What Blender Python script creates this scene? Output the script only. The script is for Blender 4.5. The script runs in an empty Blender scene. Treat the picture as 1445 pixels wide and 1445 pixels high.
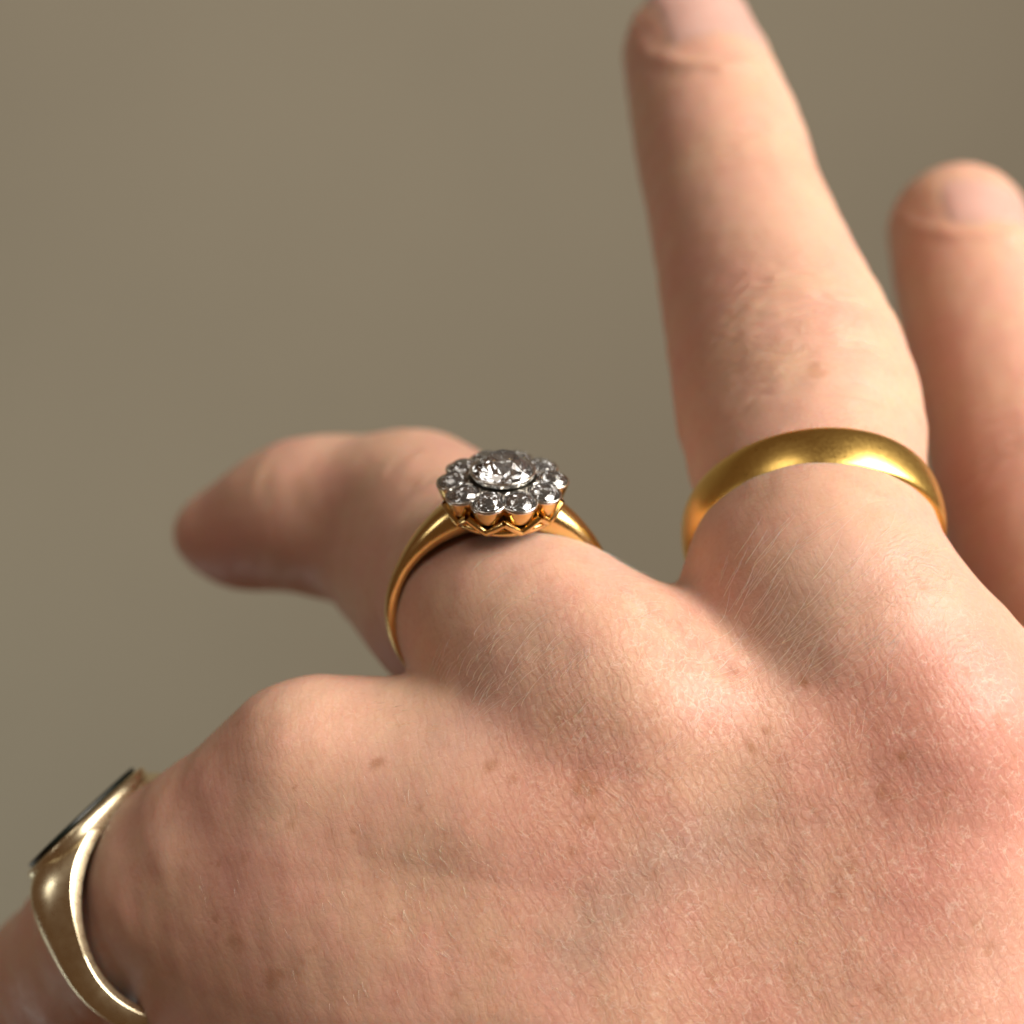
import bpy, math, random
import numpy as np
from concurrent.futures import ThreadPoolExecutor
from mathutils import Matrix, Vector
rng = np.random.default_rng(7)
random.seed(7)
SC = bpy.context.scene

# ------------------------------------------------------------------ camera, light, exposure
FPX = 2210.0                    # focal length in pixels of the 1445 px photograph
CAM_PITCH = math.radians(-24)
CAM_LOC = Vector((0.0, 0.0, 1.25))
M_cam = Matrix.Translation(CAM_LOC) @ Matrix.Rotation(math.radians(90) + CAM_PITCH, 4, 'X')
cam = bpy.data.cameras.new('camera')
cam.sensor_width = 36.0
cam.lens = 36.0 * FPX / 1445.0
cam.clip_start = 0.005
cam.clip_end = 50.0
cam.dof.use_dof = True
cam.dof.focus_distance = 0.1125
cam.dof.aperture_fstop = cam.lens / 3.1
cam.dof.aperture_blades = 0
cam_ob = bpy.data.objects.new('camera', cam)
SC.collection.objects.link(cam_ob)
cam_ob.matrix_world = M_cam
SC.camera = cam_ob

world = bpy.data.worlds.new("World")
SC.world = world
world.use_nodes = True
bg = world.node_tree.nodes['Background']
bg.inputs[0].default_value = (0.88, 0.47, 0.24, 1)
bg.inputs[1].default_value = 0.105

R3 = np.array(M_cam.to_3x3())
T3 = np.array(M_cam.translation)

def W(p):
    """camera-frame millimetres -> world metres"""
    p = np.asarray(p, dtype=float)
    return (p * 0.001) @ R3.T + T3

def area(name, pos, target, size, size_y, energy, col):
    l = bpy.data.lights.new(name, 'AREA')
    l.shape = 'RECTANGLE'; l.size = size; l.size_y = size_y
    l.energy = energy; l.color = col
    o = bpy.data.objects.new(name, l)
    SC.collection.objects.link(o)
    a = Vector(W(pos)); b = Vector(W(target))
    o.location = a
    o.rotation_euler = (b - a).to_track_quat('-Z', 'Y').to_euler()
    return o

area('window_light', (655, 392, 282), (0, 0, -125), 0.60, 0.60, 17.0, (1.0, 0.93, 0.84))
area('upper_left_fill', (-350, 650, 300), (0, 0, -125), 0.30, 0.30, 0.8, (1.0, 0.92, 0.82))  # unseen soft fill from upper left; gives glints to the stones and signet

area('side_lamp_light', (-620, 130, 120), (-20, -10, -128), 0.10, 0.14, 0.22, (1.0, 0.96, 0.9))
area('added_wall_fill', (-750, -620, -700), (-150, -250, -1350), 0.5, 0.3, 1.7, (0.92, 1.0, 0.95))  # unseen light added to brighten the lower left of the wall

SC.view_settings.view_transform = 'Standard'
SC.view_settings.look = 'None'
SC.view_settings.gamma = 1
SC.view_settings.exposure = 0.0
SC.render.engine = 'CYCLES'
SC.cycles.use_denoising = True
SC.cycles.max_bounces = 12
SC.cycles.transmission_bounces = 10
SC.cycles.glossy_bounces = 6
SC.cycles.caustics_reflective = False
SC.cycles.caustics_refractive = False
SC.cycles.sample_clamp_indirect = 6.0

# ------------------------------------------------------------------ helpers
def P(u, v, d):
    """photo pixel + depth (mm) -> camera-frame mm"""
    return np.array([(u - 722.5) * d / FPX, -(v - 722.5) * d / FPX, -d])

def norm(v):
    v = np.asarray(v, float)
    return v / np.linalg.norm(v)

def link(name, me, mat=None, parent=None, smooth=True):
    o = bpy.data.objects.new(name, me)
    SC.collection.objects.link(o)
    if mat: me.materials.append(mat)
    if smooth:
        me.polygons.foreach_set('use_smooth', [True] * len(me.polygons))
    if parent: o.parent = parent
    return o

def mesh_np(name, verts, faces):
    """fast mesh from numpy arrays (all faces same size)"""
    me = bpy.data.meshes.new(name)
    n = faces.shape[1]
    me.vertices.add(len(verts)); me.vertices.foreach_set('co', verts.astype(np.float32).ravel())
    me.loops.add(faces.size); me.loops.foreach_set('vertex_index', faces.astype(np.int32).ravel())
    me.polygons.add(len(faces))
    me.polygons.foreach_set('loop_start', np.arange(0, faces.size, n, dtype=np.int32))
    me.polygons.foreach_set('loop_total', np.full(len(faces), n, dtype=np.int32))
    me.update(calc_edges=True)
    me.validate()
    return me

class MB:
    def __init__(s): s.v = []; s.f = []
    def add(s, v, f):
        o = len(s.v); s.v += [tuple(x) for x in v]; s.f += [tuple(i + o for i in q) for q in f]
    def grid(s, pts, cu=False, cv=False):
        """pts: rows x cols x 3"""
        r, c = len(pts), len(pts[0]); f = []
        for i in range(r if cu else r - 1):
            for j in range(c if cv else c - 1):
                f.append((i * c + j, i * c + (j + 1) % c, ((i + 1) % r) * c + (j + 1) % c, ((i + 1) % r) * c + j))
        s.add([p for row in pts for p in row], f)
    def mesh(s, name):
        me = bpy.data.meshes.new(name); me.from_pydata([tuple(x) for x in s.v], [], s.f); me.update()
        return me

def tag(o, label=None, cat=None, group=None, kind=None):
    if label: o['label'] = label
    if cat: o['category'] = cat
    if group: o['group'] = group
    if kind: o['kind'] = kind

# ------------------------------------------------------------------ materials
def new_mat(name):
    m = bpy.data.materials.new(name); m.use_nodes = True
    nt = m.node_tree
    return m, nt, nt.nodes['Principled BSDF']

def N(nt, t, **kw):
    n = nt.nodes.new(t)
    for k, v in kw.items(): setattr(n, k, v)
    return n

def metal(name, col, rough, bump=0.0, scale=900.0, var=0.12, brushed=False):
    m, nt, b = new_mat(name)
    b.inputs['Metallic'].default_value = 1.0
    tc = N(nt, 'ShaderNodeTexCoord')
    no = N(nt, 'ShaderNodeTexNoise'); no.inputs['Scale'].default_value = scale; no.inputs['Detail'].default_value = 5
    nt.links.new(tc.outputs['Object'], no.inputs['Vector'])
    mx = N(nt, 'ShaderNodeMix', data_type='RGBA')
    nt.links.new(no.outputs['Fac'], mx.inputs[0])
    mx.inputs[6].default_value = (*[c * (1 - var) for c in col], 1)
    mx.inputs[7].default_value = (*[min(1, c * (1 + var)) for c in col], 1)
    nt.links.new(mx.outputs[2], b.inputs['Base Color'])
    mr = N(nt, 'ShaderNodeMapRange')
    mr.inputs['To Min'].default_value = rough * 0.75; mr.inputs['To Max'].default_value = rough * 1.3
    no2 = N(nt, 'ShaderNodeTexNoise'); no2.inputs['Scale'].default_value = scale * 2.3; no2.inputs['Detail'].default_value = 4
    nt.links.new(tc.outputs['Object'], no2.inputs['Vector'])
    nt.links.new(no2.outputs['Fac'], mr.inputs['Value'])
    nt.links.new(mr.outputs[0], b.inputs['Roughness'])
    if bump:
        bp = N(nt, 'ShaderNodeBump'); bp.inputs['Strength'].default_value = 1.0; bp.inputs['Distance'].default_value = bump
        nt.links.new(no2.outputs['Fac'], bp.inputs['Height'])
        nt.links.new(bp.outputs[0], b.inputs['Normal'])
    return m

gold22 = metal('matte_yellow_gold', (0.90, 0.60, 0.17), 0.30, bump=0.000006, scale=1500, var=0.05)
gold18 = metal('yellow_gold', (0.92, 0.65, 0.27), 0.20, bump=0.000008, scale=1200)
gold9 = metal('pale_gold', (0.94, 0.80, 0.54), 0.28, bump=0.000005, scale=700)
plat = metal('platinum', (0.85, 0.84, 0.80), 0.22, bump=0.00001, scale=2500)
dark_metal = metal('near_black_metal', (0.05, 0.045, 0.035), 0.45, bump=0.00001, scale=2500)  # near-black metal; in the cup behind the gallery it stands for shade

def mat_diamond():
    m, nt, b = new_mat('diamond')
    b.inputs['Base Color'].default_value = (0.93, 0.96, 0.99, 1)
    b.inputs['Roughness'].default_value = 0.0
    b.inputs['IOR'].default_value = 2.42
    b.inputs['Transmission Weight'].default_value = 0.965
    return m
diamond = mat_diamond()

def mat_onyx():
    m, nt, b = new_mat('black_onyx')
    b.inputs['Base Color'].default_value = (0.004, 0.009, 0.007, 1)
    b.inputs['Roughness'].default_value = 0.35
    return m
onyx = mat_onyx()

def mat_wall():
    m, nt, b = new_mat('painted_wall')
    tc = N(nt, 'ShaderNodeTexCoord')
    no = N(nt, 'ShaderNodeTexNoise'); no.inputs['Scale'].default_value = 3.0; no.inputs['Detail'].default_value = 6
    nt.links.new(tc.outputs['Object'], no.inputs['Vector'])
    r = N(nt, 'ShaderNodeValToRGB')
    r.color_ramp.elements[0].position = 0.3; r.color_ramp.elements[0].color = (0.405, 0.372, 0.285, 1)
    r.color_ramp.elements[1].position = 0.7; r.color_ramp.elements[1].color = (0.438, 0.401, 0.306, 1)
    nt.links.new(no.outputs['Fac'], r.inputs[0])
    nt.links.new(r.outputs[0], b.inputs['Base Color'])
    b.inputs['Roughness'].default_value = 0.8
    n2 = N(nt, 'ShaderNodeTexNoise'); n2.inputs['Scale'].default_value = 220; n2.inputs['Detail'].default_value = 3
    nt.links.new(tc.outputs['Object'], n2.inputs['Vector'])
    bp = N(nt, 'ShaderNodeBump'); bp.inputs['Distance'].default_value = 0.0008
    nt.links.new(n2.outputs['Fac'], bp.inputs['Height']); nt.links.new(bp.outputs[0], b.inputs['Normal'])
    return m

def mat_skin():
    m, nt, b = new_mat('skin')
    L = nt.links.new
    tc = N(nt, 'ShaderNodeTexCoord')
    mp = N(nt, 'ShaderNodeMapping'); mp.inputs['Scale'].default_value = (1000, 1000, 1000)   # mm
    L(tc.outputs['Object'], mp.inputs['Vector'])
    mm = mp.outputs[0]
    def noise(scale, detail=4, rough=0.5, vec=None):
        n = N(nt, 'ShaderNodeTexNoise'); n.inputs['Scale'].default_value = scale
        n.inputs['Detail'].default_value = detail; n.inputs['Roughness'].default_value = rough
        L(vec or mm, n.inputs['Vector']); return n
    def math_(op, a, bb=None, c=None, clamp=False):
        n = N(nt, 'ShaderNodeMath', operation=op); n.use_clamp = clamp
        for i, x in enumerate((a, bb, c)):
            if x is None: continue
            if isinstance(x, (int, float)): n.inputs[i].default_value = x
            else: L(x, n.inputs[i])
        return n.outputs[0]
    def ramp(x, a, bb, lo=0.0, hi=1.0):
        n = N(nt, 'ShaderNodeMapRange'); n.interpolation_type = 'SMOOTHSTEP'
        n.inputs['From Min'].default_value = a; n.inputs['From Max'].default_value = bb
        n.inputs['To Min'].default_value = lo; n.inputs['To Max'].default_value = hi
        L(x, n.inputs['Value']); return n.outputs[0]
    def mixc(f, a, bb):
        n = N(nt, 'ShaderNodeMix', data_type='RGBA')
        if isinstance(f, (int, float)): n.inputs[0].default_value = f
        else: L(f, n.inputs[0])
        for i, x in ((6, a), (7, bb)):
            if isinstance(x, tuple): n.inputs[i].default_value = (*x, 1)
            else: L(x, n.inputs[i])
        return n.outputs[2]
    at = N(nt, 'ShaderNodeAttribute', attribute_name='pigment')     # r=redness g=freckle b=yellow/pale
    sep = N(nt, 'ShaderNodeSeparateColor'); L(at.outputs['Color'], sep.inputs[0])
    red, frk, pale = sep.outputs
    at2 = N(nt, 'ShaderNodeAttribute', attribute_name='fold')       # r=wrinkle phase (mm/40), g=wrinkle mask, b=crosshatch mask
    sep2 = N(nt, 'ShaderNodeSeparateColor'); L(at2.outputs['Color'], sep2.inputs[0])
    ph, wm, cm = sep2.outputs
    at3 = N(nt, 'ShaderNodeAttribute', attribute_name='vein')
    vein = at3.outputs['Fac']
    # colour
    n1 = noise(0.16, 5, 0.6); n2 = noise(0.55, 5, 0.6); n3 = noise(2.2, 4, 0.6)
    c = mixc(ramp(n1.outputs['Fac'], 0.35, 0.68), (0.680, 0.430, 0.300), (0.690, 0.395, 0.300))
    c = mixc(ramp(n2.outputs['Fac'], 0.42, 0.75, 0, 0.35), c, (0.60, 0.275, 0.195))
    c = mixc(ramp(n3.outputs['Fac'], 0.5, 0.8, 0, 0.35), c, (0.57, 0.27, 0.17))
    c = mixc(math_('MULTIPLY', red, 0.65), c, (0.62, 0.265, 0.215))
    c = mixc(math_('MULTIPLY', pale, 0.7), c, (0.71, 0.495, 0.355))
    c = mixc(math_('MULTIPLY', vein, 0.45), c, (0.36, 0.29, 0.24))
    c = mixc(math_('MULTIPLY', frk, 0.85), c, (0.40, 0.17, 0.075))
    # relief: crossing fine lines, cells, pores, transverse folds
    wv = noise(0.35, 3, 0.5)
    vm = N(nt, 'ShaderNodeVectorMath', operation='MULTIPLY_ADD')
    L(wv.outputs['Color'], vm.inputs[0]); vm.inputs[1].default_value = (1.6, 1.6, 1.6); L(mm, vm.inputs[2])
    warp = vm.outputs[0]
    def lines(ax, freq, dist, width):
        rm = N(nt, 'ShaderNodeVectorRotate', rotation_type='EULER_XYZ'); rm.inputs['Rotation'].default_value = ax
        L(warp, rm.inputs['Vector'])
        w = N(nt, 'ShaderNodeTexWave', wave_type='BANDS', bands_direction='X', wave_profile='SIN')
        w.inputs['Scale'].default_value = freq; w.inputs['Distortion'].default_value = dist
        w.inputs['Detail'].default_value = 3; w.inputs['Detail Scale'].default_value = 1.4; w.inputs['Detail Roughness'].default_value = 0.6
        L(rm.outputs[0], w.inputs['Vector'])
        return ramp(w.outputs['Fac'], 0.0, width)
    vo = N(nt, 'ShaderNodeTexVoronoi', feature='DISTANCE_TO_EDGE'); vo.inputs['Scale'].default_value = 1.5
    L(warp, vo.inputs['Vector'])
    vo2 = N(nt, 'ShaderNodeTexVoronoi', feature='DISTANCE_TO_EDGE'); vo2.inputs['Scale'].default_value = 3.3
    L(warp, vo2.inputs['Vector'])
    e1 = ramp(vo.outputs['Distance'], 0.0, 0.16); e2 = ramp(vo2.outputs['Distance'], 0.0, 0.2)
    l1 = lines((0.15, 0.55, 0.1), 0.46, 2.2, 0.5); l2 = lines((0.1, -0.75, 0.2), 0.40, 2.5, 0.5)
    por = noise(7.5, 3, 0.6).outputs['Fac']
    lump = noise(0.7, 3, 0.55).outputs['Fac']
    h = math_('MULTIPLY', e1, 0.26)
    h = math_('MULTIPLY_ADD', e2, 0.16, h)
    h = math_('MULTIPLY_ADD', l1, 0.14, h)
    h = math_('MULTIPLY_ADD', math_('MULTIPLY', l1, l2), 0.40, h)
    h = math_('MULTIPLY_ADD', por, 0.22, h)
    h = math_('MULTIPLY', h, math_('MULTIPLY_ADD', cm, 0.9, 0.25))
    h = math_('MULTIPLY_ADD', lump, 2.0, h)
    # folds: sine of the length along the finger, wobbling
    ph2 = math_('MULTIPLY', ph, 40.0)
    ph3 = math_('MULTIPLY_ADD', math_('SUBTRACT', n2.outputs['Fac'], 0.5), 3.0, ph2)
    sn = math_('SINE', math_('MULTIPLY', ph3, 5.6))
    sn2 = math_('SINE', math_('MULTIPLY_ADD', n3.outputs['Fac'], 2.0, math_('MULTIPLY', ph3, 10.7)))
    fold = math_('MULTIPLY', math_('MULTIPLY_ADD', sn2, 0.35, math_('MULTIPLY', math_('ABSOLUTE', sn), 1.0)), wm)
    h = math_('MULTIPLY_ADD', fold, 3.6, h)
    bp = N(nt, 'ShaderNodeBump'); bp.inputs['Strength'].default_value = 1.0; bp.inputs['Distance'].default_value = 0.000019
    L(h, bp.inputs['Height']); L(bp.outputs[0], b.inputs['Normal'])
    # creases a touch redder, plateaus a touch paler (colour of thin skin)
    crease = math_('SUBTRACT', 1.0, math_('MULTIPLY', e1, math_('MULTIPLY', l1, l2)), clamp=True)
    c = mixc(math_('MULTIPLY', crease, math_('MULTIPLY', cm, 0.22)), c, (0.50, 0.21, 0.14))
    # thin dry lines where cells meet, broken up, painted paler as if catching light
    wv2 = noise(0.8, 3, 0.55)
    vm2 = N(nt, 'ShaderNodeVectorMath', operation='MULTIPLY_ADD')
    L(wv2.outputs['Color'], vm2.inputs[0]); vm2.inputs[1].default_value = (1.5, 1.5, 1.5); L(mm, vm2.inputs[2])
    def edge(scale, w):
        v = N(nt, 'ShaderNodeTexVoronoi', feature='DISTANCE_TO_EDGE'); v.inputs['Scale'].default_value = scale
        L(vm2.outputs[0], v.inputs['Vector'])
        return ramp(v.outputs['Distance'], 0.0, w, 1.0, 0.0)
    brk = ramp(noise(0.55, 4, 0.7).outputs['Fac'], 0.46, 0.62)
    brk2 = ramp(noise(1.3, 4, 0.7).outputs['Fac'], 0.45, 0.65)
    pl = math_('MAXIMUM', math_('MULTIPLY', edge(0.65, 0.045), brk), math_('MULTIPLY', edge(1.35, 0.09), brk2))
    c = mixc(math_('MULTIPLY', pl, math_('MULTIPLY_ADD', cm, 0.42, 0.05)), c, (0.82, 0.64, 0.52))
    sp = ramp(noise(3.4, 3, 0.7).outputs['Fac'], 0.60, 0.80)
    c = mixc(math_('MULTIPLY', sp, 0.25), c, (0.80, 0.60, 0.45))
    dk = ramp(noise(2.9, 3, 0.7, warp).outputs['Fac'], 0.58, 0.80)
    c = mixc(math_('MULTIPLY', dk, 0.30), c, (0.50, 0.24, 0.15))
    L(c, b.inputs['Base Color'])
    rr = ramp(n3.outputs['Fac'], 0.3, 0.7, 0.40, 0.56)
    L(rr, b.inputs['Roughness'])
    b.inputs['Specular IOR Level'].default_value = 0.36
    b.inputs['Subsurface Weight'].default_value = 0.75
    b.inputs['Subsurface Radius'].default_value = (1.0, 0.36, 0.18)
    b.inputs['Subsurface Scale'].default_value = 0.0013
    return m
skin = mat_skin()

def mat_nail():
    m, nt, b = new_mat('nail')
    tc = N(nt, 'ShaderNodeTexCoord')
    no = N(nt, 'ShaderNodeTexNoise'); no.inputs['Scale'].default_value = 260
    nt.links.new(tc.outputs['Object'], no.inputs['Vector'])
    mx = N(nt, 'ShaderNodeMix', data_type='RGBA'); nt.links.new(no.outputs['Fac'], mx.inputs[0])
    mx.inputs[6].default_value = (0.62, 0.36, 0.30, 1); mx.inputs[7].default_value = (0.70, 0.45, 0.385, 1)
    nt.links.new(mx.outputs[2], b.inputs['Base Color'])
    b.inputs['Roughness'].default_value = 0.3
    b.inputs['Subsurface Weight'].default_value = 0.4
    b.inputs['Subsurface Radius'].default_value = (1, 0.4, 0.3); b.inputs['Subsurface Scale'].default_value = 0.001
    return m

def mat_hair():
    m, nt, b = new_mat('vellus_hair_and_lines')
    b.inputs['Base Color'].default_value = (0.85, 0.68, 0.54, 1)
    b.inputs['Roughness'].default_value = 0.35
    b.inputs['Subsurface Weight'].default_value = 1.0
    b.inputs['Subsurface Scale'].default_value = 0.0002
    return m

# ------------------------------------------------------------------ backdrop wall
bm = MB()
wallc = np.array([0.0, 0.78, 0.9])
pts = [[(-1.2 + 2.4 * j / 8, 1.2 + 0.43 * (j / 8 - 0.5), -0.35 + 2.1 * i / 8) for j in range(9)] for i in range(9)]
bm.grid(pts)
bm.grid([[(x, y + 0.12, z) for x, y, z in row] for row in pts])
wall = link('wall', bm.mesh('wall'), mat_wall())
tag(wall, kind='structure')

# ------------------------------------------------------------------ hand: a distance field
def seg(p, a, b, r1, r2):
    ab = (b - a).astype(p.dtype); a = a.astype(p.dtype)
    q = p - a
    t = np.clip((q @ ab) * p.dtype.type(1.0 / float(ab @ ab)), 0, 1)
    qq = np.einsum('ij,ij->i', q, q); qa = q @ ab; aa = ab @ ab
    d2 = np.maximum(qq - 2 * t * qa + t * t * aa, 0)
    return np.sqrt(d2) - (p.dtype.type(r1) + p.dtype.type(r2 - r1) * t)

def smin(a, b, k):
    h = np.maximum(k - np.abs(a - b), 0) / k
    return np.minimum(a, b) - h * h * h * k / 6.0

def smooth_chain(pts, n=2):
    pts = [np.array(q, float) for q in pts]; out = []
    for i in range(len(pts) - 1):
        p0, p1, p2, p3 = pts[max(i - 1, 0)], pts[i], pts[i + 1], pts[min(i + 2, len(pts) - 1)]
        for j in range(n):
            t = j / n
            out.append(tuple(0.5 * (2 * p1 + (p2 - p0) * t + (2 * p0 - 5 * p1 + 4 * p2 - p3) * t * t + (3 * p1 - p0 - 3 * p2 + p3) * t ** 3)))
    return out + [tuple(pts[-1])]

def chain(p, pts, k):
    out = None
    for (a, b) in zip(pts[:-1], pts[1:]):
        d = seg(p, P(*a[:3]), P(*b[:3]), a[3], b[3])
        out = d if out is None else smin(out, d, k)
    return out

#            u     v    d    r
MIDDLE = [(976, 78, 166, 7.15), (1012, 195, 158, 8.2), (1040, 300, 152, 8.4), (1084, 440, 144.5, 9.5), (1125, 575, 137, 10.4),
          (1149, 728, 128, 9.15), (1165, 858, 122, 10.45), (1290, 1030, 120, 10.5)]
RINGF = [(292, 752, 164, 3.0), (340, 752, 163, 5.3), (430, 728, 158.5, 7.3), (520, 735, 155, 7.9), (592, 734, 150, 8.1), (645, 795, 140, 8.4),
         (706, 860, 126.5, 8.05), (800, 950, 121, 8.8), (890, 1025, 120, 10.0)]
RING_PAD = [(570, 812, 150, 6.7), (632, 868, 138, 7.1)]
PINKY = [(430, 1086, 121.5, 5.9), (320, 1192, 125, 7.4), (224, 1283, 131, 8.3), (98, 1388, 144, 7.7), (30, 1450, 150, 7.4), (20, 1600, 152, 7.0), (90, 1760, 148, 6.4), (170, 1850, 142, 5.2)]
INDEX = [(1352, 328, 172, 7.3), (1390, 470, 163, 8.0), (1460, 690, 150, 8.9), (1545, 900, 138, 9.8), (1660, 1090, 123, 10.0)]
THUMB = [(2200, 1300, 165, 8.0), (2150, 1700, 150, 9.5), (2000, 2150, 138, 11.5), (1800, 2600, 135, 14)]
PALM = [
    [(430, 1088, 122, 6.0), (462, 1200, 123.6, 8.8), (500, 1320, 125.4, 10.8), (550, 1500, 129.3, 13.3), (700, 2300, 134, 15)],
    [(560, 1150, 121.5, 7.4), (585, 1300, 123.6, 10.6), (630, 1500, 127.8, 13.5)],
    [(337, 1275, 126.5, 8.3), (364, 1500, 133, 10.3), (600, 2300, 137, 13)],
    [(708, 1142, 119.8, 9.1), (680, 1500, 127, 14)],
    [(890, 1022, 120, 9.8), (860, 1400, 124, 14), (950, 2300, 130, 17)],
    [(1095, 1085, 120, 9.4), (1060, 1500, 125, 14.5)],
    [(1290, 1030, 120, 10.3), (1260, 1500, 123.5, 15), (1250, 2300, 130, 17)],
    [(1660, 1090, 123, 10.0), (1600, 1600, 126, 15), (1500, 2300, 131, 17)],
]
WRIST = [(1000, 2300, 134, 17), (1060, 3000, 140, 17), (1080, 3600, 142, 18)]
WRIST2 = [(1360, 2300, 134, 17), (1400, 3000, 140, 17), (1420, 3600, 142, 18)]
WEBS = [
    [(450, 1086, 122, 5.6), (680, 1080, 121, 5.0), (860, 1030, 121, 6.0)],
    [(880, 965, 123, 5.6), (948, 930, 124.5, 3.7), (1080, 910, 123, 6.0)],
    [(1290, 1040, 122, 7.0), (1480, 1080, 126, 5.0), (1660, 1090, 125, 7)],
]
CREV = [(640, 1010, 118, 4), ]

def fatter(c, n, d=0.22): return smooth_chain([(u, v, z, r + d) for u, v, z, r in c], n)
MIDDLE_S, RINGF_S, PINKY_S, INDEX_S = fatter(MIDDLE, 3, 0.12), fatter(RINGF, 3), fatter(PINKY[:5], 2) + PINKY[5:], fatter(INDEX, 2)

def sdf(p):
    palm = None
    for c in PALM:
        d = chain(p, c, 4)
        palm = d if palm is None else smin(palm, d, 11)
    for c in WEBS:
        palm = smin(palm, chain(p, c, 4), 5)
    palm = smin(palm, chain(p, WRIST, 4), 20)
    palm = smin(palm, chain(p, WRIST2, 4), 20)
    palm = smin(palm, chain(p, THUMB, 4), 14)
    rf = smin(chain(p, RINGF_S, 1.6), chain(p, RING_PAD, 3), 5)
    out = smin(palm, chain(p, MIDDLE_S, 0.5), 4.5)
    out = smin(out, smin(palm, rf, 4.0), 1.0)
    out = smin(out, smin(palm, chain(p, PINKY_S, 1.0), 3.5), 1.0)
    out = smin(out, smin(palm, chain(p, INDEX_S, 0.8), 5), 1.0)
    return out

OFS = np.array([15.0, -40.0, -135.0])
def sdf_blocks(p, n=20000):
    """single precision in cache-sized blocks, on all cores"""
    out = np.empty(len(p))
    def job(i): out[i:i + n] = sdf(p[i:i + n].astype(np.float32))
    if len(p) <= n: job(0); return out
    with ThreadPoolExecutor(4) as ex: list(ex.map(job, range(0, len(p), n)))
    return out

def hit(u, v, start=85.0):
    """where the ray through pixel (u, v) first meets the hand"""
    r = P(u, v, 1.0); r = r / np.linalg.norm(r); t = start
    for _ in range(60):
        d = sdf((r * t)[None])[0]
        t += d * 0.9
        if d < 0.01: return r * t
        if t > 260: return None
    return r * t

def grad(p, e=0.12):
    g = np.zeros_like(p)
    for k in ((1, -1, -1), (-1, -1, 1), (-1, 1, -1), (1, 1, 1)):
        k = np.array(k, float)
        g += k * sdf_blocks(p + k * e)[:, None]
    return g / np.maximum(np.linalg.norm(g, axis=1), 1e-9)[:, None]

def surface_net(lo, hi, h):
    """coarse pass finds the shell, fine pass fills it"""
    H = h * 4
    nc = np.ceil((np.array(hi) - lo) / H).astype(int)
    cx = [lo[i] + (np.arange(nc[i]) + 0.5) * H for i in range(3)]
    G = np.stack(np.meshgrid(*cx, indexing='ij'), -1).reshape(-1, 3)
    c = sdf_blocks(G).reshape(nc)
    act = np.abs(c) < H * 1.6
    n = nc * 4 + 1
    f = np.where(c[..., None] < 0, -9.0, 9.0)[..., 0]
    F = np.full(n, 9.0, dtype=np.float32)
    up = f.repeat(4, 0).repeat(4, 1).repeat(4, 2)
    F[:-1, :-1, :-1] = up
    A = np.zeros(n, bool)
    a4 = act.repeat(4, 0).repeat(4, 1).repeat(4, 2)
    A[:-1, :-1, :-1] |= a4; A[1:, 1:, 1:] |= a4
    idx = np.argwhere(A)
    F[A] = sdf_blocks(np.array(lo) + idx * h)
    s = F < 0
    # cells with mixed corners
    cnt = np.zeros(n - 1, np.int8)
    for i in (0, 1):
        for j in (0, 1):
            for k in (0, 1):
                cnt += s[i:n[0] - 1 + i, j:n[1] - 1 + j, k:n[2] - 1 + k]
    cell = (cnt > 0) & (cnt < 8)
    ci = np.argwhere(cell)
    vid = np.full(n - 1, -1, np.int64); vid[cell] = np.arange(len(ci))
    acc = np.zeros((len(ci), 3)); num = np.zeros(len(ci))
    corners = [(i, j, k) for i in (0, 1) for j in (0, 1) for k in (0, 1)]
    for a in corners:
        for ax in range(3):
            if a[ax]: continue
            bq = list(a); bq[ax] = 1
            fa = F[ci[:, 0] + a[0], ci[:, 1] + a[1], ci[:, 2] + a[2]].astype(float)
            fb = F[ci[:, 0] + bq[0], ci[:, 1] + bq[1], ci[:, 2] + bq[2]].astype(float)
            m = (fa < 0) != (fb < 0)
            t = np.where(m, fa / np.where(m, fa - fb, 1), 0)
            pt = np.tile(np.array(a, float), (len(ci), 1)); pt[:, ax] = t
            acc += pt * m[:, None]; num += m
    V = np.array(lo) + (ci + acc / num[:, None]) * h
    faces = []
    for ax in range(3):
        o1, o2 = [(1, 2), (2, 0), (0, 1)][ax]
        sl0 = [slice(1, -1)] * 3; sl1 = [slice(1, -1)] * 3
        sl0[ax] = slice(0, -1); sl1[ax] = slice(1, None)
        s0 = s[tuple(sl0)]; s1 = s[tuple(sl1)]
        e = np.argwhere(s0 != s1)
        inside = s0[tuple(e.T)]
        off = np.ones(3, int); off[ax] = 0
        e = e + off
        d1 = np.zeros(3, int); d1[o1] = 1; d2 = np.zeros(3, int); d2[o2] = 1
        q = [e - d1 - d2, e - d2, e, e - d1]
        q = np.stack([vid[tuple(x.T)] for x in q], 1)
        q = np.where(inside[:, None], q, q[:, ::-1])
        faces.append(q)
    return V, np.concatenate(faces)

def subdivide(V, Fc):
    e = np.stack([Fc, np.roll(Fc, -1, 1)], -1).reshape(-1, 2)
    es = np.sort(e, 1)
    key = es[:, 0] * len(V) + es[:, 1]
    uq, inv = np.unique(key, return_inverse=True)
    a, b = uq // len(V), uq % len(V)
    mid = (V[a] + V[b]) / 2
    cen = V[Fc].mean(1)
    nV = np.concatenate([V, mid, cen])
    em = (inv + len(V)).reshape(-1, 4)
    ce = np.arange(len(Fc)) + len(V) + len(mid)
    quads = np.stack([np.stack([Fc[:, i], em[:, i], ce, em[:, (i + 3) % 4]], 1) for i in range(4)], 1).reshape(-1, 4)
    return nV, quads

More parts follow.
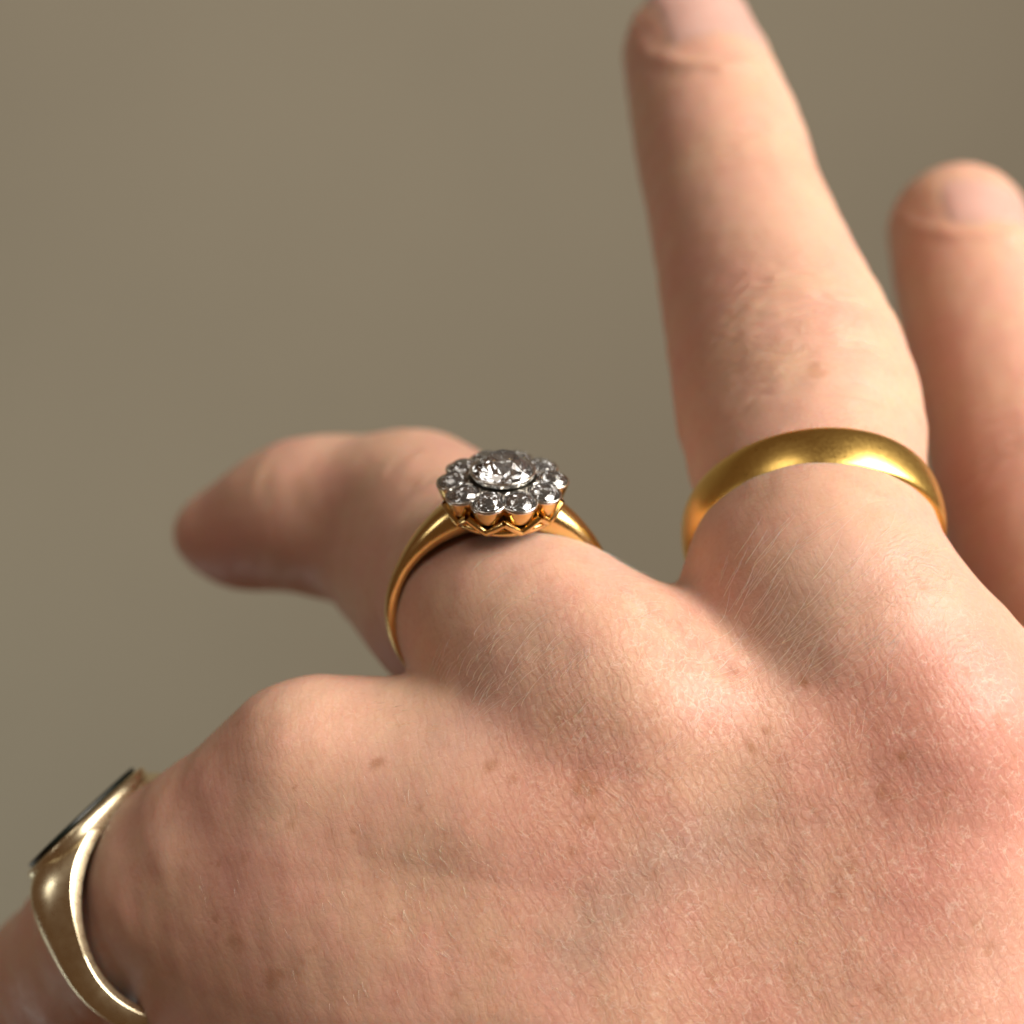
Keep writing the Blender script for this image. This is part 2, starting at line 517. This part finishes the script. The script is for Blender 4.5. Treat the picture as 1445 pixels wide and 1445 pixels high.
VOX = 0.62
lo = np.array([-48.0, -150.0, -182.0]); hi = np.array([92.0, 58.0, -100.0])
V, F = surface_net(lo, hi, VOX)
V, F = subdivide(V, F)
for _ in range(2):
    V = V - grad(V) * sdf_blocks(V)[:, None]
Nv = grad(V)
def proj(p):
    return np.stack([p[:, 0] / -p[:, 2] * FPX + 722.5, -p[:, 1] / -p[:, 2] * FPX + 722.5], 1)

# small-scale noise helper: sum of random plane waves (smooth, cheap)
def waves(p, wavelength, n=24, seed=0):
    r = np.random.default_rng(seed)
    out = np.zeros(len(p))
    for _ in range(n):
        d = norm(r.normal(size=3)) * (2 * math.pi / wavelength) * r.uniform(0.6, 1.5)
        out += np.sin(p @ d + r.uniform(0, 6.28))
    return out / math.sqrt(n)

def blob(p, u, v, r, on=True):
    h = hit(u, v)
    if h is None: return np.zeros(len(p))
    return np.exp(-((p - h) ** 2).sum(1) / (r * r))

def stroke(p, pts, r):
    """soft ridge / groove along a path on the skin; tapers at both ends"""
    hs = [hit(*q) for q in pts]
    hs = [q for q in hs if q is not None]
    out = np.zeros(len(p))
    for i, (a, b) in enumerate(zip(hs[:-1], hs[1:])):
        d = seg(p, a, b, 0, 0)
        out = np.maximum(out, np.exp(-(d / r) ** 2))
    return out

def along(p, a, b):
    A, B = P(*a), P(*b); d = norm(B - A); t = (p - A) @ d
    q = p - A - t[:, None] * d
    return t, q
disp = np.zeros(len(V))
disp += 0.05 * waves(V, 9.0, seed=1) + 0.02 * waves(V, 3.0, seed=2)
# knuckles, tendons, webs
disp += 0.1 * blob(V, 910, 985, 5) + 0.25 * blob(V, 1335, 1050, 5.5) + 0.35 * blob(V, 430, 1010, 4.0)
disp -= 0.2 * blob(V, 710, 1010, 5) + 0.2 * blob(V, 1120, 960, 6)
disp += 0.25 * blob(V, 380, 1145, 3.5)
disp -= 0.12 * stroke(V, [(760, 940), (700, 1010), (690, 1100)], 3.5)
# tendon ridges running back from the knuckles
disp += 0.3 * stroke(V, [(1335, 1000), (1320, 920), (1280, 830)], 3.5)
disp += 0.35 * stroke(V, [(900, 980), (850, 880), (800, 800)], 3.5)
# web crease beside the notch
disp -= 0.35 * stroke(V, [(912, 862), (960, 895), (1020, 940)], 1.0)
# folds across the finger joints: irregular grooves, each wandering a little
def grooves(a_, b_, c_, reach, offs, depth, width, curve, seed):
    t, q = along(V, a_, b_)
    h = hit(*c_)
    ax = norm(P(*b_) - P(*a_)); side = norm(np.cross(ax, norm(h)))
    t0 = (h - P(*a_)) @ ax; sl = (V - h) @ side
    wob = 0.28 * waves(V, 3.6, seed=seed) + 0.10 * waves(V, 1.5, seed=seed + 1)
    tt = t - t0 + curve * sl * sl + wob
    brk = np.clip(0.75 + 0.6 * waves(V, 4.0, seed=seed + 2), 0, 1)
    r = np.random.default_rng(seed); g = np.zeros(len(V))
    for o in offs:
        g = np.maximum(g, r.uniform(0.5, 1.0) * np.exp(-((tt - o - r.uniform(-.2, .2)) / (width * r.uniform(0.8, 1.3))) ** 2))
    m = np.exp(-(((V - h) ** 2).sum(1) / reach ** 2) ** 1.5)
    return -depth * g * m * brk
disp += grooves(MIDDLE[5][:3], MIDDLE[3][:3], (1130, 440), 10.5, (-7.5, -6.2, -4.9, -3.8, -2.7, -1.7, -0.6, 0.7, 1.9, 3.3, 4.8, 6.4), 0.22, 0.38, 0.008, 31)
disp += grooves(MIDDLE[3][:3], MIDDLE[1][:3], (1050, 195), 5.5, (-2.2, -0.9, 0.4, 1.8), 0.12, 0.40, 0.012, 41)
disp += grooves(RINGF[4][:3], RINGF[3][:3], (600, 650), 6.0, (-3.5, -2.2, -0.9, 0.5, 2.0, 3.4), 0.16, 0.40, 0.01, 51)
disp += grooves(INDEX[2][:3], INDEX[1][:3], (1430, 620), 8.0, (-5, -3.4, -1.9, -0.5, 1.0, 2.6, 4.3), 0.15, 0.40, 0.015, 61)
# nail folds
disp += 0.26 * stroke(V, [(899, 22), (897, 55), (915, 78), (960, 90), (1020, 95), (1075, 92)], 0.9)
disp += 0.26 * stroke(V, [(1272, 268), (1268, 300), (1290, 322), (1350, 332), (1420, 336), (1460, 330)], 0.9)
disp += 0.05 * blob(V, 1180, 466, 1.2)
V2 = V + Nv * disp[:, None]

# pigment
def C(*a): return np.clip(sum(a), 0, 1)
red = C(0.8 * blob(V, 300, 770, 6), 0.3 * blob(V, 900, 60, 5), 0.9 * blob(V, 1310, 930, 7), 0.6 * blob(V, 1300, 1150, 9), 0.5 * blob(V, 1180, 930, 6), 0.5 * blob(V, 1400, 1380, 9), 0.35 * blob(V, 680, 1060, 6), 0.6 * blob(V, 1440, 1050, 8), 0.25 * blob(V, 830, 1090, 6),
        0.35 * blob(V, 880, 1320, 8), 0.12 * blob(V, 420, 1250, 8), 0.15 * blob(V, 330, 1330, 6), 0.4 * blob(V, 960, 500, 5),
        0.35 * np.clip(waves(V, 14, seed=5), 0, 1), 0.4 * blob(V, 350, 1110, 5), 0.3 * blob(V, 1400, 720, 12))
pale = C(0.45 * blob(V, 440, 990, 3.0), 0.6 * blob(V, 385, 1140, 2.6), 0.5 * blob(V, 900, 960, 4), 0.45 * blob(V, 1150, 850, 6),
         0.5 * blob(V, 1330, 850, 3.5), 0.3 * np.clip(waves(V, 17, seed=6), 0, 1), 0.35 * blob(V, 560, 1040, 7))
frk = np.zeros(len(V))
wob = 1 + 0.35 * waves(V, 1.3, seed=9)
FREC = [(1136, 963, .45, 1), (1060, 1054, .42, .9), (1082, 1032, .35, .6), (1273, 1068, .5, .9), (1245, 1120, .6, .6), (822, 1095, .8, .6), (832, 1115, .9, .7),
        (836, 1156, .45, .6), (532, 1076, .4, .7), (690, 1080, .5, .7), (330, 1325, .9, .55), (385, 1380, 1.0, .5), (1150, 525, 0.9, .5), (1200, 1222, .5, .7),
        (1180, 1263, .5, .7), (1018, 1182, .4, .6), (885, 1268, .45, .6), (1056, 1050, .4, .5), (1360, 950, .6, .6), (790, 1015, .5, .5), (1005, 1380, .6, .5),
        (1262, 1120, .7, .5), (1040, 945, .4, .4), (554, 1297, .35, .5), (645, 1200, .35, .4), (1395, 1340, .6, .5), (1240, 1395, .5, .5), (1300, 830, .7, .35), (1335, 1120, .6, .4)]
fr_ = np.random.default_rng(77)
FREC = [(u, v, r * 0.8, q) for u, v, r, q in FREC] + [(fr_.uniform(260, 1430), fr_.uniform(1010, 1435), fr_.uniform(.22, .42), fr_.uniform(.2, .5)) for _ in range(55)]
for (u, v, r, s) in FREC:
    h = hit(u, v)
    if h is None: continue
    frk = np.maximum(frk, s * np.exp(-(((V - h) ** 2).sum(1) * wob ** 2 / (r * r)) ** 1.5))
vein = C(0.9 * stroke(V, [(1010, 1190), (930, 1220), (850, 1290), (820, 1330)], 2.6), 0.5 * stroke(V, [(1170, 800), (1120, 860), (1130, 930)], 3),
         0.4 * stroke(V, [(640, 1040), (700, 960), (730, 900)], 3))
# folds: length along the finger near the joints
ph = np.zeros(len(V)); wm = np.zeros(len(V))
def add_folds(a, b, c, spread, amp, bend=0.25):
    global ph, wm
    t, q = along(V, a, b)
    rr = (q ** 2).sum(1)
    h = hit(*c)
    w = np.exp(-((V - h) ** 2).sum(1) / spread ** 2) * amp
    s = (V - h) @ norm(np.cross(norm(P(*b) - P(*a)), norm(h)))
    tt = t + bend * 0.1 * s * s
    m = w > wm
    ph = np.where(m, tt, ph); wm = np.maximum(wm, w)
ML = [MIDDLE[5][:3], MIDDLE[3][:3]]
add_folds(MIDDLE[5][:3], MIDDLE[3][:3], (1120, 400), 9.5, 0.6, 0.05)
add_folds(MIDDLE[3][:3], MIDDLE[1][:3], (1045, 195), 4.5, 0.55)
add_folds(MIDDLE[7][:3], MIDDLE[5][:3], (1325, 850), 5.0, 0.45)
add_folds(MIDDLE[7][:3], MIDDLE[5][:3], (1180, 640), 6.5, 0.25)
add_folds(RINGF[4][:3], RINGF[3][:3], (600, 650), 6.0, 0.4)
add_folds(RINGF[8][:3], RINGF[6][:3], (770, 800), 5.0, 0.06)
add_folds(INDEX[2][:3], INDEX[1][:3], (1420, 600), 7.0, 0.6)
hatch = np.clip(C(0.9 * blob(V, 930, 1010, 9), 0.9 * blob(V, 1250, 1350, 18), 0.7 * blob(V, 1330, 1080, 9), 0.45 * blob(V, 900, 1250, 16), 0.30 * blob(V, 450, 1010, 7), 0.12), 0, 1)

me = mesh_np('hand', W(V2) - W(P(900, 1200, 120)), F)
def attr(name, *cols):
    a = me.attributes.new(name, 'FLOAT_COLOR', 'POINT')
    d = np.ones((len(V), 4), np.float32)
    for i, c in enumerate(cols): d[:, i] = c
    a.data.foreach_set('color', d.ravel())
attr('pigment', red, frk, pale)
attr('fold', (ph + 20) / 40.0, wm, hatch)
attr('vein', vein, vein, vein)
hand = link('hand', me, skin)
hand.location = W(P(900, 1200, 120))
tag(hand, "back of a fair freckled hand wearing three gold rings, fingers spread and outer two bent", "hand")

def surf(p, it=3):
    """project points onto the displaced skin (approximately)"""
    p = np.asarray(p, float)
    for _ in range(it):
        p = p - grad(p) * sdf_blocks(p)[:, None]
    return p

HL = np.array(hand.location)
# ------------------------------------------------------------------ nails
nailm = mat_nail()
def nail(tip, nxt, side_tilt, length, width, back, label):
    A, B = P(*tip[:3]), P(*nxt[:3])
    a = norm(A - B)
    n = norm(np.array([side_tilt, 0.0, 1.0])); n = norm(n - a * (n @ a))
    s = np.cross(a, n)
    rows, cols = 22, 25
    base = []
    for i in range(rows):
        t = i / (rows - 1)
        for j in range(cols):
            q = 2 * j / (cols - 1) - 1
            # rounded outline at both ends
            w = width / 2 * (1 - 0.10 * (1 - t)) * (1 - 0.35 * max(0, t - 0.8) / 0.2 * max(0, t - 0.8) / 0.2)
            ly = -back + length * t + (1 - q * q) * (0.9 * (t - 0.5) * 2)
            p = A + a * ly + s * w * math.sin(q * 1.15) / math.sin(1.15) * 0.98 + n * tip[3] * 0.9 * math.sqrt(max(0.05, 1 - (q * 0.72) ** 2))
            base.append(p)
    base = np.array(base)
    # sit the plate on the skin but keep its own smooth curve towards the free edge
    ps = surf(base.copy())
    t = np.repeat(np.linspace(0, 1, rows), cols)
    q = np.tile(np.linspace(-1, 1, cols), rows)
    g = grad(ps)
    edge = np.clip((1 - np.abs(q)) * 3.5, 0, 1) * np.clip(t * 6, 0, 1)
    top = ps + g * (0.10 * edge[:, None] - 0.25 * (1 - edge[:, None]))
    plate = A + a * 0 + (base - A)
    f = np.clip((t - 0.55) / 0.45, 0, 1)[:, None] ** 1.5
    top = top * (1 - f) + (base + n * 0.12) * f
    m = MB()
    m.grid(W(top.reshape(rows, cols, 3)).reshape(rows, cols, 3).tolist() if False else [[W(top[i * cols + j]) - HL for j in range(cols)] for i in range(rows)])
    m.grid([[W(top[i * cols + (cols - 1 - j)] - g[i * cols + (cols - 1 - j)] * 0.45) - HL for j in range(cols)] for i in range(rows)])
    o = link('fingernail', m.mesh('fingernail'), nailm, hand)
    return o
nail(MIDDLE[0], MIDDLE[1], 0.22, 12.8, 12.2, 8.3, '')
nail(INDEX[0], INDEX[1], 0.20, 9.4, 11.8, 7.0, '')

# ------------------------------------------------------------------ fine pale hairs, and short strokes for pale skin lines
roots, dirs, lens, rads, bends = [], [], [], [], []
def hairs(n, cu, cv, ru, rv, ang, dang, L, r, bend):
    """n hairs rooted round pixel (cu, cv); ang = direction on the skin, degrees, 0 = right, 90 = up"""
    for _ in range(n):
        while True:
            x, y = rng.uniform(-1, 1, 2)
            if x * x + y * y < 1: break
        roots.append((cu + x * ru, cv + y * rv))
        a = math.radians(ang + rng.normal() * dang)
        dirs.append((math.cos(a), math.sin(a), -0.05))
        lens.append(L * rng.uniform(0.5, 1.3)); rads.append(r * rng.uniform(0.7, 1.2)); bends.append(bend + rng.normal() * 0.08)
def unit(a): return a / np.maximum(np.linalg.norm(a, axis=1), 1e-9)[:, None]
def hit_many(uv):
    r = unit(np.array([P(u, v, 1.0) for u, v in uv])); t = np.full(len(r), 88.0)
    for _ in range(50): t += 0.9 * sdf_blocks(r * t[:, None])
    return r * t[:, None]
def grow_hairs(n=6):
    root = hit_many(roots); dr = np.array(dirs); L = np.array(lens); r = np.array(rads); bd = np.array(bends)
    ok = root[:, 2] > -150
    root, dr, L, r, bd = root[ok], dr[ok], L[ok], r[ok], bd[ok]
    dr = unit(dr); p = root; pts = []
    for i in range(n + 1):
        t = i / n
        g = grad(p)
        lift = 0.02 + 0.20 * math.sin(min(1, t * 1.2) * math.pi * 0.5) * np.minimum(1, L / 4)
        if i == 0: lift = lift - 0.1
        q = p - g * sdf_blocks(p)[:, None] + g * (lift + 0.04)[:, None]
        pts.append(q)
        dr = unit(dr - g * (dr * g).sum(1)[:, None])
        dr = unit(dr + np.cross(g, dr) * (bd / n)[:, None])
        p = q + dr * (L / n)[:, None]
    m = len(root); vv = np.empty((m, n + 1, 3, 3))
    for i in range(n + 1):
        td = unit(pts[min(i + 1, n)] - pts[max(i - 1, 0)])
        g = unit(np.cross(td, np.array([0.31, 0.2, 0.9]))); s = np.cross(td, g)
        rr = (r * (1 - 0.75 * i / n))[:, None]
        for k in range(3):
            an = k * 2.094
            vv[:, i, k] = pts[i] + (g * math.cos(an) + s * math.sin(an)) * rr
    b0 = (np.arange(m) * (n + 1) * 3)[:, None, None]; ii = (np.arange(n) * 3)[None, :, None]; kk = np.arange(3)[None, None, :]
    a = b0 + ii + kk; b = b0 + ii + (kk + 1) % 3
    return vv.reshape(-1, 3), np.stack([a, b, b + 3, a + 3], -1).reshape(-1, 4)
hairs(120, 1160, 850, 160, 110, 26, 8, 3.6, 0.0145, 0.5)
hairs(80, 1140, 935, 180, 60, 19, 10, 3.2, 0.0145, 0.5)
hairs(60, 1290, 980, 60, 90, 40, 12, 2.8, 0.015, 0.4)
hairs(130, 780, 850, 130, 100, 48, 8, 2.6, 0.013, -0.5)
hairs(80, 690, 960, 90, 55, 36, 14, 2.4, 0.013, -0.3)
hairs(45, 860, 970, 90, 50, 38, 10, 2.0, 0.012, 0.2)  # from here mostly short flat strokes, standing for pale crease lines
hairs(45, 880, 1050, 110, 60, 40, 14, 1.6, 0.012, 0.1)
hairs(60, 1000, 1060, 160, 60, 25, 14, 1.5, 0.012, 0.1)
hairs(25, 1250, 1060, 60, 50, 58, 12, 1.8, 0.012, 0.2)
hairs(420, 950, 1260, 430, 170, -35, 14, 0.8, 0.012, 0.1)  # dense short strokes standing for the pale lines of the skin texture
hairs(60, 480, 1200, 220, 220, -65, 14, 0.9, 0.013, 0.2)
hairs(30, 520, 1020, 100, 30, -20, 12, 1.2, 0.014, 0.1)
hv, hf = grow_hairs()
hme = mesh_np('hair_and_skin_lines', W(hv) - HL, hf)
ho = link('hair_and_skin_lines', hme, mat_hair(), hand)
ho['kind'] = 'stuff'

# ------------------------------------------------------------------ rings
def ring_root(name, label, centre, axis, top, cat='ring'):
    """Empty at the ring's centre; local Y = along the finger, Z = top of the ring. Local units: mm*0.001"""
    y = R3 @ norm(axis)
    z = R3 @ norm(top); z = norm(z - y * (z @ y))
    x = np.cross(y, z)
    o = bpy.data.objects.new(name, None); SC.collection.objects.link(o)
    o.empty_display_size = 0.005
    m = Matrix(((x[0], y[0], z[0], 0), (x[1], y[1], z[1], 0), (x[2], y[2], z[2], 0), (0, 0, 0, 1)))
    o.matrix_world = Matrix.Translation(Vector(W(centre))) @ m
    tag(o, label, cat)
    return o

def band_mesh(name, rin_f, prof_f, n=128, a0=0.0, a1=2 * math.pi, closed=True):
    """prof_f(angle) -> list of (dy, dr) cross-section points; rin_f(angle) inner radius. angle 0 = top (+Z)"""
    m = MB(); rows = []
    cnt = n if closed else n + 1
    for i in range(cnt):
        a = a0 + (a1 - a0) * i / n
        rows.append([((rin_f(a) + dr) * math.sin(a) * 1e-3, dy * 1e-3, (rin_f(a) + dr) * math.cos(a) * 1e-3) for dy, dr in prof_f(a)])
    m.grid(rows, cu=closed, cv=True)
    if not closed:
        k = len(rows[0]); base = 0
        m.f.append(tuple(range(k))[::-1]); m.f.append(tuple(range((cnt - 1) * k, cnt * k)))
    return m.mesh(name)

def d_profile(w, t, n=18, flat=0.25, power=2.2):
    """court/D shaped cross-section: rounded outside, gently rounded inside"""
    pts = [(-w / 2, flat * t * 0.80)]
    for i in range(n):
        q = math.sin((-1 + 2 * i / (n - 1)) * math.pi / 2)
        pts.append((q * w / 2, flat * t + (1 - flat) * t * ((1 - q * q) if power == 0 else (max(0.0, 1 - abs(q) ** power)) ** (1 / power))))
    pts.append((w / 2, flat * t * 0.80))
    for i in range(7):
        q = 1 - 2 * i / 6
        pts.append((q * w / 2 * 0.96, 0.10 * t * abs(q) ** 2.5))
    return pts

# plain wedding band on the middle finger
mc = P(1146, 750, 127.4)
m_ax = norm(P(978, 76, 166) - P(1150, 728, 128))
band = ring_root('wedding_band', "plain domed satin yellow gold band on the straight middle finger", mc, m_ax + np.array([0.07, -0.06, 0.0]), (0.12, 0.6, 0.8))
link('band', band_mesh('band', lambda a: 9.35, lambda a: d_profile(4.3, 1.25, flat=0.52)), gold22, band)

# cluster ring ------------------------------------------------------
top = norm(np.array([0.0, 0.865, 0.485]))
rax = norm(np.array([-0.03, 0.485, -0.87]))
cl = ring_root('cluster_ring', "yellow gold ring with a daisy cluster of diamonds on the bent ring finger", P(710, 862, 125.3), rax, top)
def cl_w(a):
    a = abs((a + math.pi) % (2 * math.pi) - math.pi)
    s = max(0, 1 - a / 1.15)
    return 1.9 + 2.3 * s ** 1.1
def cl_prof(a):
    b = abs((a + math.pi) % (2 * math.pi) - math.pi)
    s = max(0, 1 - b / 1.15)
    return d_profile(cl_w(a), 1.05 + 2.9 * s ** 1.6, power=2.0, flat=0.45)
link('shank', band_mesh('shank', lambda a: 8.4, cl_prof, 120, 0.24, 2 * math.pi - 0.24, False), gold18, cl)

def lathe(profile, n=24, centre=(0, 0, 0), lobes=0, lobe=0.0, tiltv=None):
    rows = []
    for (r, z) in profile:
        rows.append([(centre[0] + r * math.cos(2 * math.pi * k / n), centre[1] + r * math.sin(2 * math.pi * k / n), centre[2] + z) for k in range(n)])
    return rows

def place(pts, tilt_dir, tilt, origin):
    """tilt points (mm, about origin) outwards by tilt radians towards tilt_dir (angle in XY)"""
    ax = np.array([-math.sin(tilt_dir), math.cos(tilt_dir), 0.0])
    R = np.array(Matrix.Rotation(tilt, 3, Vector(ax)))
    return [[(R @ (np.array(p) - origin) + origin) * 1e-3 for p in row] for row in pts]

HEADZ = 9.75
def gem_mesh(name, r, crown=0.16, pav=0.42, table=0.52, n=8, rough=0.0, seed=0):
    """old-cut stone: table, star/kite crown facets, girdle, pavilion with culet"""
    rr = random.Random(seed)
    v = []; f = []
    H = 2 * r * crown
    def ringp(rad, z, off, cnt):
        i0 = len(v)
        for k in range(cnt):
            a = 2 * math.pi * (k + off) / cnt
            v.append((rad * math.cos(a) * (1 + rr.uniform(-.015, .015)), rad * math.sin(a) * (1 + rr.uniform(-.015, .015)), z * (1 + rr.uniform(-.03, .03)))); 
        return i0
    def mid(rad, z, off): return ringp(rad, z, off, n)
    t0 = mid(r * table, H, 0)
    m0 = mid(r * (table + (1 - table) * 0.38), H * 0.74, 0.5)
    m1 = mid(r * (table + (1 - table) * 0.72), H * 0.42, 0)
    g0 = ringp(r, 0.03 * r, 0.5, 2 * n)
    g1 = ringp(r, -0.03 * r, 0.5, 2 * n)
    p0 = mid(r * 0.62, -2 * r * pav * 0.38, 0)
    p1 = mid(r * 0.34, -2 * r * pav * 0.70, 0.5)
    c0 = mid(r * 0.09, -2 * r * pav, 0)
    f.append(tuple(range(t0, t0 + n)))
    for k in range(n):
        k1 = (k + 1) % n
        f.append((t0 + k, m0 + k, t0 + k1))
        f.append((t0 + k1, m0 + k, m1 + k1)); f.append((t0 + k1, m1 + k1, m0 + k1))
        f.append((m0 + k, m1 + k, m1 + k1))
        # girdle points 2k (angle k+.25) and 2k+1 (angle k+.75)
        f.append((m1 + k, g0 + 2 * k, g0 + 2 * k + 1)); f.append((m1 + k, g0 + 2 * k + 1, m1 + k1))
        f.append((m1 + k1, g0 + 2 * k + 1, g0 + (2 * k + 2) % (2 * n)))
        f.append((g1 + 2 * k, p0 + k, g1 + 2 * k + 1)); f.append((g1 + 2 * k + 1, p0 + k, p0 + k1))
        f.append((g1 + 2 * k + 1, p0 + k1, g1 + (2 * k + 2) % (2 * n)))
        f.append((p0 + k, p1 + k, p0 + k1)); f.append((p1 + k, c0 + k1, p0 + k1)) ; f.append((p0 + k1, c0 + k1, p1 + k1))
        f.append((p1 + k, c0 + k, c0 + k1))
    for k in range(2 * n):
        k1 = (k + 1) % (2 * n)
        f.append((g0 + k, g1 + k, g1 + k1, g0 + k1))
    f.append(tuple(range(c0, c0 + n))[::-1])
    me = bpy.data.meshes.new(name)
    me.from_pydata([tuple(np.array(q) * 1e-3) for q in v], [], f); me.update()
    import bmesh
    b = bmesh.new(); b.from_mesh(me); bmesh.ops.recalc_face_normals(b, faces=b.faces); b.to_mesh(me); b.free()
    return me

NP = 10; RP = 3.72; RC = 1.36
petal_z = HEADZ + 2.15
# gallery: a gold bowl of collet backs, arches and a base rail
g = MB()
g.grid([[tuple(np.array(p) * 1e-3) for p in row] for row in lathe([(3.25, HEADZ - .55), (4.15, HEADZ - .55), (4.32, HEADZ - .25), (4.25, HEADZ + .05), (3.3, HEADZ + .05)], 60)], cu=True, cv=True)
def tube(m, pts, r, n=8):
    pts = [np.array(q, float) for q in pts]; rows = []
    for i, q in enumerate(pts):
        t = norm(pts[min(i + 1, len(pts) - 1)] - pts[max(0, i - 1)])
        a = norm(np.cross(t, np.array([0.1, 0.2, 1.0]))); b = np.cross(t, a)
        rows.append([(q + (a * math.cos(2 * math.pi * k / n) + b * math.sin(2 * math.pi * k / n)) * r) * 1e-3 for k in range(n)])
    m.grid(rows, cv=True)
for k in range(NP):
    a = 2 * math.pi * (k + 0.5) / NP; 
    for s in (-1, 1):
        pts = []
        for i in range(7):
            t = i / 6
            ang = a + s * (math.pi / NP) * (1 - t) * 1.0
            rad = 4.1 + 0.5 * t ** 0.8
            pts.append((rad * math.cos(ang), rad * math.sin(ang), HEADZ - .3 + 1.15 * t))
        tube(g, pts, 0.30)
link('gallery', g.mesh('gallery'), gold18, cl)
cup = MB()
cup.grid([[tuple(np.array(p) * 1e-3) for p in row] for row in lathe([(0.02, HEADZ - .1), (3.3, HEADZ - .1), (3.7, HEADZ + .5), (4.0, HEADZ + 1.0), (3.6, HEADZ + 1.35), (0.02, HEADZ + 1.3)], 40)], cv=True)
link('shade_cup', cup.mesh('shade_cup'), dark_metal, cl)  # added behind the gallery openings; their shade is put into its dark colour

def collet(r, h, taper, wall, n=32):
    """open cup: outside down, rim, inside"""
    return [(0.02, -h), (r * taper * 0.75, -h), (r * taper, -h * 0.85), (r * (taper + (1 - taper) * 0.55), -h * 0.42), (r * 0.995, -0.18), (r * 1.0, -0.05), (r * 0.975, 0.04), (r - wall * 0.6, 0.07), (r - wall, 0.0), (r - wall * 1.2, -0.15), (r * 0.45, -h * 0.72), (0.02, -h * 0.78)]
gm = gem_mesh('outer_diamond', RC * 0.86, crown=0.20, seed=3)
for k in range(NP):
    a = 2 * math.pi * k / NP + 0.31 * 0
    c = np.array([RP * math.cos(a), RP * math.sin(a), petal_z])
    m = MB()
    rows = lathe(collet(RC * 1.04, 1.55, 0.82, 0.22), 28, c)
    rows = place(rows, a, 0.16, c)
    m.grid(rows[:5], cv=True)
    bodyo = link('collet', m.mesh('collet'), gold18, cl)
    m = MB(); m.grid(rows[4:], cv=True)
    link('collet_rim', m.mesh('collet_rim'), plat, bodyo)
    o = link('diamond', gm if k == 0 else gm, diamond, None, smooth=False) if k == 0 else bpy.data.objects.new('diamond', gm)
    if k: SC.collection.objects.link(o)
    o.parent = bodyo
    ax = Vector((-math.sin(a), math.cos(a), 0))
    o.matrix_local = Matrix.Translation(Vector(c * 1e-3)) @ Matrix.Rotation(0.16 + random.uniform(-.05, .05), 4, ax) @ Matrix.Rotation(random.uniform(0, 6), 4, 'Z')
# grains of silver between the petals
cz = petal_z + 0.72
m = MB(); rows = [[tuple(np.array(p) * 1e-3) for p in row] for row in lathe([(1.9, -1.5), (2.25, -0.9), (2.42, -0.3), (2.52, 0.0), (2.53, 0.12), (2.46, 0.2), (2.36, 0.2), (2.3, 0.1), (1.9, -0.4), (0.5, -1.4), (0.02, -1.42)], 48, (0, 0, cz))]
m.grid(rows[2:], cv=True)
cc = link('centre_collet', m.mesh('centre_collet'), plat, cl)
m = MB()
m.grid([[tuple(np.array(p) * 1e-3) for p in row] for row in lathe([(2.1, -1.6), (2.62, -1.0), (2.66, -0.55), (2.50, -0.42), (2.3, -0.5)], 48, (0, 0, cz))], cv=True)
link('dark_groove', m.mesh('dark_groove'), dark_metal, cc)  # dark ring below the rim of the centre collet
cg = link('centre_diamond', gem_mesh('centre_diamond', 2.33, crown=0.24, table=0.5, pav=0.30, n=8, seed=5), diamond, cc, smooth=False)
cg.location = (0, 0, (cz + 0.14) * 1e-3)

# signet ring -------------------------------------------------------
sc_ = P(247, 1286, 129.5)
stop = norm(np.array([-0.68, 0.73, 0.035]))
sax = norm(np.array([-0.55, -0.51, -0.656]))
sg = ring_root('signet_ring', "pale gold signet ring with flat black stone on the little finger at lower left", sc_, sax, stop)
RS = 8.9
FACE = 10.6          # height of the flat top above the centre
def sg_mesh():
    m = MB(); rows = []; n = 160; k = 30
    for i in range(n):
        a = 2 * math.pi * i / n
        b = abs((a + math.pi) % (2 * math.pi) - math.pi)
        s = max(0.0, 1 - b / 1.75); s = s * s * (3 - 2 * s)
        w = 2.5 + 6.8 * s; t = 1.25 + 0.75 * s + 1.3 * math.exp(-((b - 0.62) / 0.38) ** 2) + 0.7 * math.exp(-((b - 1.6) / 0.6) ** 2)
        row = []
        for dy, dr in d_profile(w, t, n=22, flat=0.42, power=0):
            r = RS + dr
            x, z = r * math.sin(a), r * math.cos(a)
            if z > FACE: z = FACE
            row.append((x * 1e-3, dy * 1e-3, z * 1e-3))
        rows.append(row)
    m.grid(rows, cu=True, cv=True)
    me = m.mesh('signet_body')
    return me
sgo = link('shank', sg_mesh(), gold9, sg)
sgo.data.set_sharp_from_angle(angle=math.radians(38))
# bezel plate and stone: cushion outline
def outline(rx, ry, p, n=64):
    o = []
    for k in range(n):
        a = 2 * math.pi * k / n
        c, s = math.cos(a), math.sin(a)
        o.append((rx * math.copysign(abs(c) ** (2 / p), c), ry * math.copysign(abs(s) ** (2 / p), s)))
    return o
def slab(name, rx, ry, z0, z1, mat, bev=0.15, p=2.6, z_in=None):
    m = MB(); rows = []
    for q, z in ((0.90, z0), (0.98, (z0 + z1) / 2), (1.0, z1 - bev), (1 - bev / rx, z1), (0.5, z1), (0.01, z1)):
        rows.append([(x * q * 1e-3, y * q * 1e-3, z * 1e-3) for x, y in outline(rx, ry, p)])
    m.grid(rows, cv=True)
    return link(name, m.mesh(name), mat, sg)
slab('bezel', 6.15, 4.9, FACE - 1.8, FACE + 0.02, gold9, 0.2)
slab('black_stone', 5.6, 4.4, FACE - 0.2, FACE + 0.5, onyx, 0.12)
